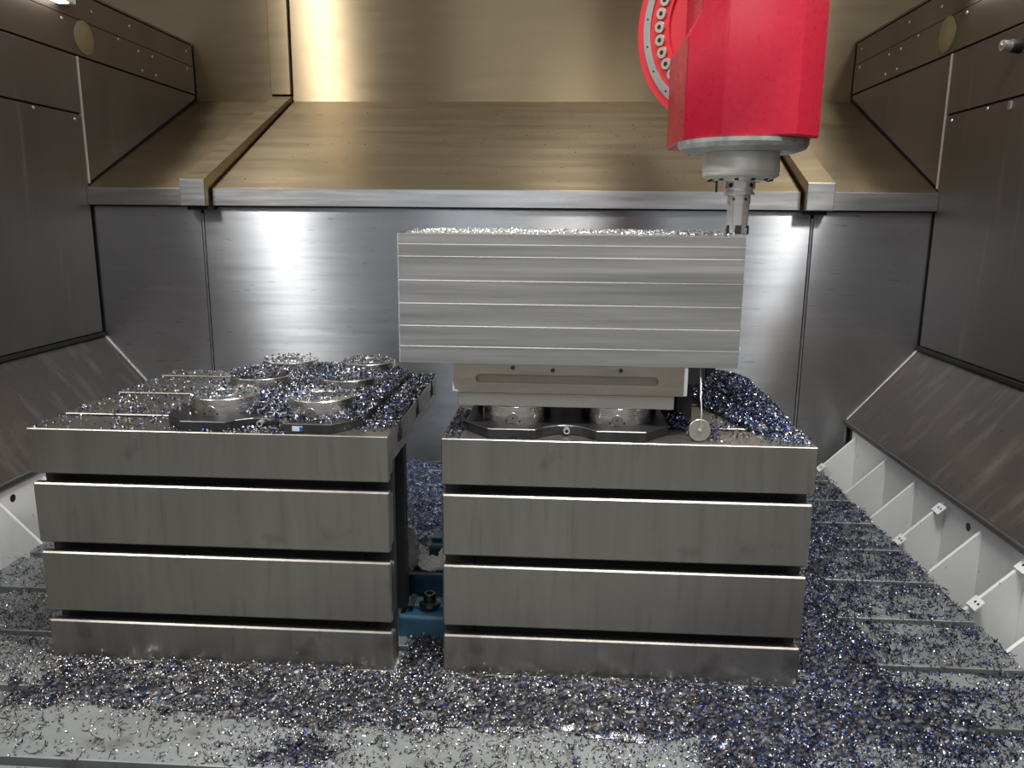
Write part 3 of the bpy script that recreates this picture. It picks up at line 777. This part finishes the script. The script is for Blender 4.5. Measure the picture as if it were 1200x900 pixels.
class ChipMesh:
    def __init__(self): self.V = []; self.F = []; self.C = []; self.n = 0
    def add(self, tmpl, pos, tilt, blue, dark, scale=1.0):
        n = len(pos)
        if n == 0: return
        tv, tf = tmpl
        yaw_ = RNG.uniform(0, 2 * math.pi, n); p = RNG.normal(0, tilt, n); r = RNG.normal(0, tilt, n)
        fl = np.where(RNG.random(n) < 0.5, 0, math.pi)
        r = r + fl
        cy, sy, cp, sp, cr, sr = np.cos(yaw_), np.sin(yaw_), np.cos(p), np.sin(p), np.cos(r), np.sin(r)
        Rm = np.empty((n, 3, 3))
        Rm[:, 0, 0] = cy * cp; Rm[:, 0, 1] = cy * sp * sr - sy * cr; Rm[:, 0, 2] = cy * sp * cr + sy * sr
        Rm[:, 1, 0] = sy * cp; Rm[:, 1, 1] = sy * sp * sr + cy * cr; Rm[:, 1, 2] = sy * sp * cr - cy * sr
        Rm[:, 2, 0] = -sp; Rm[:, 2, 1] = cp * sr; Rm[:, 2, 2] = cp * cr
        sc = RNG.uniform(0.7, 1.3, n) * scale
        v = np.einsum('nij,kj->nki', Rm, tv) * sc[:, None, None]
        v[:, :, 2] -= v[:, :, 2].min(axis=1)[:, None]
        v += pos[:, None, :]
        k = tv.shape[0]
        f = tf[None] + (self.n + np.arange(n) * k)[:, None, None]
        c = np.repeat(palette(n, blue, dark), k, axis=0)
        self.V.append(v.reshape(-1, 3)); self.F.append(f.reshape(-1, 4)); self.C.append(c); self.n += n * k
    def bed(self, xs, ys, hfun, mask, blue, dark, jit=0.004):
        X, Y = np.meshgrid(xs, ys, indexing='ij')
        H = hfun(X, Y)
        X = X + RNG.uniform(-.35, .35, X.shape) * (xs[1] - xs[0]); Y = Y + RNG.uniform(-.35, .35, Y.shape) * (ys[1] - ys[0])
        Zz = H + RNG.uniform(-jit, jit, X.shape) * 0.5
        nx, ny = X.shape
        idx = np.arange(nx * ny).reshape(nx, ny)
        mk = mask[:-1, :-1] & mask[1:, :-1] & mask[:-1, 1:] & mask[1:, 1:]
        f = np.stack([idx[:-1, :-1], idx[1:, :-1], idx[1:, 1:], idx[:-1, 1:]], -1)[mk]
        if len(f) == 0: return
        used = np.unique(f); rem = -np.ones(nx * ny, int); rem[used] = np.arange(len(used))
        v = np.stack([X, Y, Zz], -1).reshape(-1, 3)[used]
        self.V.append(v); self.F.append(rem[f] + self.n); self.C.append(palette(len(used), blue, dark)); self.n += len(used)
    def build(self, name, label, parent=None):
        V = np.concatenate(self.V); F = np.concatenate(self.F); C = np.concatenate(self.C)
        me = bpy.data.meshes.new(name)
        me.vertices.add(len(V)); me.vertices.foreach_set('co', V.astype(np.float32).ravel())
        me.loops.add(F.size); me.loops.foreach_set('vertex_index', F.astype(np.int32).ravel())
        me.polygons.add(len(F)); me.polygons.foreach_set('loop_start', np.arange(0, F.size, 4, dtype=np.int32))
        try: me.polygons.foreach_set('loop_total', np.full(len(F), 4, np.int32))
        except Exception: pass
        me.update(calc_edges=True); me.validate()
        at = me.color_attributes.new('Col', 'FLOAT_COLOR', 'POINT')
        if len(at.data) == len(V):
            at.data.foreach_set('color', np.concatenate([C, np.ones((len(C), 1))], 1).astype(np.float32).ravel())
        o = link(name, me, MAT['chips'], parent)
        tag(o, label, 'metal chips', kind='stuff')
        return o

def sstep(a, b, x):
    t = np.clip((x - a) / (b - a), 0, 1); return t * t * (3 - 2 * t)
def blob(x, y, cx, cy, rx, ry):
    return np.exp(-(((x - cx) / rx) ** 2 + ((y - cy) / ry) ** 2))

# ---- floor chip cover: 0..1 density over the table (world metres)
def floor_density(x, y):
    n = fbm(x, y, 3, 7.0); n2 = fbm(x, y, 8, 22.0)
    band = sstep(1.255, 1.33, y + 0.05 * (n - .5)) * (1 - sstep(1.68, 1.72, y)) * sstep(-1.25, -1.0, x) * 1.05
    band *= (1 - sstep(0.52, 0.58, x) * sstep(1.50, 1.56, y)) * (1 - 0.62 * sstep(0.74, 0.96, x + 0.2 * (n - .5)))
    band *= 1 - 0.75 * blob(x, y, -0.88, 1.27, 0.26, 0.06)
    d = band
    d = np.maximum(d, 1.0 * blob(x, y, -0.47, 1.23, 0.15, 0.10))
    d = np.maximum(d, 0.95 * sstep(0.12, 0.32, x) * sstep(1.12, 1.18, y) * (1 - sstep(1.40, 1.5, y)) * (1 - 0.72 * sstep(0.60, 0.88, x + 0.25 * (fbm(x, y, 51, 9) - .5))))
    d = d * (1 - 0.85 * blob(x, y, 0.04, 1.255, 0.10, 0.05))
    # aisle right of the block
    aisle = sstep(0.50, 0.53, x) * sstep(1.4, 1.5, y)
    d = np.maximum(d, aisle * (1.05 * (1 - sstep(0.64, 0.90, x + 0.10 * sstep(1.95, 1.6, y) * 0 - 0.06 * sstep(1.7, 2.4, y)))))
    d = np.maximum(d, aisle * (0.36 + 0.16 * (y > 1.9)))
    # behind the blocks
    d = np.maximum(d, sstep(2.12, 2.22, y) * (1 - sstep(0.80, 0.98, x)) * 1.1)
    # left aisle
    left = (1 - sstep(-1.12, -1.06, x)) * sstep(1.32, 1.42, y)
    d = np.maximum(d, left * (0.30 + 0.30 * sstep(1.66, 1.60, y) + 0.35 * blob(x, y, -1.25, 1.72, 0.2, 0.05)))
    # light dusting elsewhere
    d = np.maximum(d, 0.24 + 0.20 * sstep(-0.55, 0.0, x))
    return np.clip(d * (0.55 + 0.9 * n2) + 0.25 * (n - 0.5) * (d > 0.2), 0, 1.15)
def blueness(x, y):
    return np.clip(0.07 + 0.62 * sstep(0.0, 0.5, x) + 0.9 * sstep(2.1, 2.3, y) * (1 - sstep(0.3, 0.5, x)) + 0.35 * blob(x, y, -0.47, 1.23, 0.1, 0.07) - 0.15 * sstep(-0.6, -1.0, x), 0.05, 0.95)

def inside_block(x, y):
    a = (x > LX0 - .004) & (x < LX1 + .004) & (y > CY0 - .004) & (y < 1.70)
    b = (x > RX0 - .004) & (x < RX1 + .004) & (y > CY0 - .004) & (y < 1.70)
    c = (x > -0.374) & (x < -0.222) & (((y > 1.638) & (y < 1.724)) | ((y > 1.848) & (y < 1.932)) | ((y > 2.033) & (y < 2.112)))
    return a | b | c
def on_slot(y):
    s = np.zeros_like(y, bool)
    for yy in slot_y: s |= np.abs(y - yy) < SW / 2
    return s
def visible_zone(x, y):
    # only where the table is open to view from around the photograph's position
    return (y > 1.02) & ((y < 1.72) | (x > 0.40) | (x < -0.95) | ((x > -0.75) & (x < -0.10)) | (y > 2.55))

fc = ChipMesh()
NT = 420000
x = RNG.uniform(XT0, XT1, NT); y = RNG.uniform(1.02, TABLE_BACK, NT)
d = floor_density(x, y)
keep = (RNG.random(NT) < d ** 1.6) & ~inside_block(x, y) & visible_zone(x, y)
x, y, d = x[keep], y[keep], d[keep]
sl = on_slot(y)
keep = ~sl | (RNG.random(len(x)) < 0.55 * (d > 0.75))
x, y, d, sl = x[keep], y[keep], d[keep], sl[keep]
z = np.where(sl & (d < 0.9), -0.02, 0.0) + np.clip(d - 0.45, 0, 1) * 0.014 * RNG.random(len(x))
P = np.stack([x, y, z], -1)
which = RNG.random(len(x))
long_p = np.where((x > 0.5) | (d < 0.45), 0.30, 0.02) * (d < 0.75)
isl = which < long_p
for i in range(3):
    s_ = ~isl & (RNG.integers(0, 3, len(x)) == i)
    fc.add(SMALL[i], P[s_], 0.55, blueness(x[s_], y[s_]), np.where(y[s_] > 2.12, 0.12, 0.38), 0.80)
    s_ = isl & (RNG.integers(0, 3, len(x)) == i)
    fc.add(LONG[i], P[s_], 0.18, np.clip(blueness(x[s_], y[s_]), 0, .7), 0.75, 0.9)
gx = np.arange(XT0, XT1, 0.0062); gy = np.arange(1.05, TABLE_BACK, 0.0062)
GX, GYY = np.meshgrid(gx, gy, indexing='ij')
DD = floor_density(GX, GYY)
mask = (DD > 0.80) & ~inside_block(GX, GYY) & visible_zone(GX, GYY)
fc.bed(gx, gy, lambda a, b: 0.001 + np.clip(floor_density(a, b) - 0.8, 0, 1) * 0.02, mask, 0.35, 0.75)
fc.build('floor_chips', 'loose blue and grey steel chips spread over the machine table floor')
print('floor chips faces', sum(len(f) for f in fc.F))

# ---- heap on the right block
def heap_h(x, y):
    return (0.038 * blob(x, y, 0.42, 1.98, 0.10, 0.14) + 0.034 * blob(x, y, 0.445, 1.76, 0.05, 0.12) + 0.020 * blob(x, y, 0.34, 2.05, 0.08, 0.08)) * (0.8 + 0.4 * fbm(x, y, 21, 30))
hc = ChipMesh()
gx = np.arange(0.262, 0.500, 0.005); gy = np.arange(1.52, 2.128, 0.005)
GX, GYY = np.meshgrid(gx, gy, indexing='ij')
HH = heap_h(GX, GYY)
hc.bed(gx, gy, lambda a, b: CTOP + heap_h(a, b) * np.clip((0.503 - a) / 0.02, 0.1, 1), (HH > 0.003) & ~((GX > 0.250) & (GX < 0.338) & (GYY > 1.645) & (GYY < 1.875)), 0.8, 0.4)
n = 16000
x = RNG.uniform(0.262, 0.501, n); y = RNG.uniform(1.51, 2.13, n); h = heap_h(x, y) * np.clip((0.503 - x) / 0.02, 0.1, 1)
front = blob(x, y, 0.285, 1.545, 0.035, 0.035) * 0.8 + blob(x, y, 0.27, 1.68, 0.05, 0.08) + 0.5 * blob(x, y, 0.47, 1.57, 0.05, 0.05)
keep = (h > 0.004) | (RNG.random(n) < np.clip(front, 0.03, 1))
# keep the clamp block clear
keep &= ~((x > 0.252) & (x < 0.335) & (y > 1.650) & (y < 1.87))
keep &= ~((np.abs(x - 0.2795) < 0.026) & (np.abs(y - 1.522) < 0.013))
x, y, h = x[keep], y[keep], h[keep]
P = np.stack([x, y, CTOP + np.where(h > 0.004, h, 0.0) + RNG.random(len(x)) * 0.004], -1)
for i in range(3):
    s_ = RNG.integers(0, 3, len(x)) == i
    hc.add(SMALL[i], P[s_], 0.7, 0.60, 0.05)
# around the clamping plate, under the pallet edge
n = 2600
x = RNG.uniform(0.232, 0.275, n); y = RNG.uniform(1.60, 2.1, n)
keep = RNG.random(n) < 0.9
P = np.stack([x, y, CTOP + RNG.random(n) * 0.010], -1)[keep]
hc.add(SMALL[0], P, 0.7, 0.85, 0.35)
n = 260
P = np.stack([RNG.uniform(-0.222, -0.19, n), RNG.uniform(1.51, 1.75, n), np.full(n, CTOP)], -1)
hc.add(SMALL[1], P, 0.5, 0.3, 0.5)
n = 60
P = np.stack([RNG.uniform(0.30, 0.49, n), RNG.uniform(1.51, 1.62, n), np.full(n, CTOP)], -1)
hc.add(LONG[1], P, 0.15, 0.3, 0.9, 0.7)
hc.build('chip_heap', 'glittering blue heap of steel chips on the block beside the workpiece')

# ---- chips on the left block, plate and modules
lc = ChipMesh()
PCX = -0.606
def on_plate(x, y):
    return (np.abs(x - PCX) < 0.206) & (y > 1.512) & (y < 2.13) & ~((np.abs(x - PCX) > 0.155) & ((y < 1.56) | (y > 2.08))) & ~((np.abs(x - PCX) < 0.062) & (y < 1.552))
def mod_dist(x, y):
    dd = np.full_like(x, 9.0)
    for k in range(3):
        for s in (-1, 1):
            dd = np.minimum(dd, np.hypot(x - PCX - s * 0.105, y - 1.624 - 0.21 * k))
    return dd
n = 60000
x = RNG.uniform(LX0 + .002, LX1 - .002, n); y = RNG.uniform(1.503, 2.13, n)
md = mod_dist(x, y); pl = on_plate(x, y); nn = fbm(x, y, 31, 14)
mod = md < 0.0700
# heap between the modules
hp = np.where(pl & ~mod, 0.011 * sstep(1.56, 1.70, y) * (0.4 + nn) * sstep(0.205, 0.17, np.abs(x - PCX - 0.01)), 0)
big = 0.016 * blob(x, y, PCX + 0.01, 1.83, 0.07, 0.11)
dens = np.where(pl, 0.95 * sstep(1.555, 1.66, y + 0.05 * (x > PCX)) * (0.35 + 0.65 * sstep(-0.17, -0.05, x - PCX)), 0.0)
dens = np.where(~pl & (x > PCX), 0.85 * sstep(1.53, 1.60, y), dens)
dens = np.where(~pl & (x < PCX), 0.05 * (nn > 0.40) + 0.10 * sstep(-0.92, -0.80, x) * (nn > 0.45) + 0.02, dens)
dens = np.where(~pl & (np.abs(x - PCX) < .07) & (y < 1.56), 0.5, dens)
mtop = np.where(mod, 0.11 * (nn > 0.40) + 0.04, 0)
# the middle row is almost buried
mrow = mod & (np.abs(y - 1.834) < 0.08)
mtop = np.where(mrow, 0.45 + 0.5 * (x < PCX), mtop)
dens = np.where(mod, mtop * np.where(md > 0.022, 1, .15), dens)
keep = (RNG.random(n) < dens) & ~((md > 0.0695) & (md < 0.073))
sl = np.zeros(n, bool)
for yy in TY: sl |= np.abs(y - yy) < HS + 0.002
keep &= ~(sl & ~pl & (RNG.random(n) < 0.93))
z = CTOP + np.where(pl, PZ, 0) + np.where(mod, 0.0358, 0)
z = z + np.where(pl & ~mod, (hp + big) * RNG.random(n) ** 0.5, RNG.random(n) * 0.004 * (dens > .5)) + np.where(mrow, 0.006 * RNG.random(n), 0)
x, y, z, dens = x[keep], y[keep], z[keep], dens[keep]
P = np.stack([x, y, z], -1)
pick = RNG.integers(0, 3, len(x))
for i in range(3):
    s_ = pick == i
    lc.add(SMALL[i], P[s_], 0.6, np.where(x[s_] > PCX - 0.05, 0.42, 0.30), 0.22)
gx = np.arange(LX0 + .3, LX1 - .003, 0.005); gy = np.arange(1.56, 2.12, 0.005)
GX, GYY = np.meshgrid(gx, gy, indexing='ij')
MD = mod_dist(GX, GYY); PL = on_plate(GX, GYY)
hb = np.where(PL, 0.006 * sstep(1.58, 1.72, GYY), 0) + 0.014 * blob(GX, GYY, PCX + 0.01, 1.83, 0.06, 0.10)
mk = PL & (MD > 0.073) & (hb > 0.003) & (np.abs(GX - PCX) < 0.165)
lc.bed(gx, gy, lambda a, b: CTOP + PZ + hb, mk, 0.4, 0.5)
lc.build('module_chips', 'grey and blue chips scattered over the open clamping modules')

# ---- bright aluminium chips on top of the workpiece
wc = ChipMesh()
n = 5200
x = RNG.uniform(-0.31, 0.345, n); y = RNG.uniform(1.58, 2.14, n)
keep = RNG.random(n) < 0.25 + 0.75 * (fbm(x, y, 41, 16) > 0.5)
keep &= np.hypot(x - AX, y - AY) > 0.045
x, y = x[keep], y[keep]
P = np.stack([x, y, WZ1 + RNG.random(len(x)) * 0.003 * (0.3 + fbm(x, y, 43, 20))], -1)
_pal = palette
def palette(n, blue, dark):
    return np.clip(np.array([0.80, 0.84, 0.83]) * RNG.uniform(0.6, 1.2, (n, 1)), 0, 1)
wc.add(SMALL[0], P[::2], 0.7, 0, 0, 0.8); wc.add(SMALL[2], P[1::2], 0.7, 0, 0, 0.7)
wc.build('workpiece_chips', 'bright silvery chips lying on top of the aluminium workpiece')
palette = _pal

# ---- dark specks stuck on the back slope
sc_ = ChipMesh()
n = 420
x = RNG.uniform(-1.25, 0.86, n); t = RNG.random(n)
keep = RNG.random(n) < 0.15 + 0.85 * blob(x, t, 0.1, 0.45, 0.6, 0.4)
x, t = x[keep], t[keep]
P = np.stack([x, YB - 0.02 + t * (YT - YB - 0.04) , SZ0 + 0.0105 + (SZ1 - SZ0) * (t * 0.975)], -1)
sc_.add(SMALL[0], P, 0.4, 0.2, 0.95, 1.1)
sc_.build('slope_specks', 'dark chip specks stuck to the sloped back shelf')
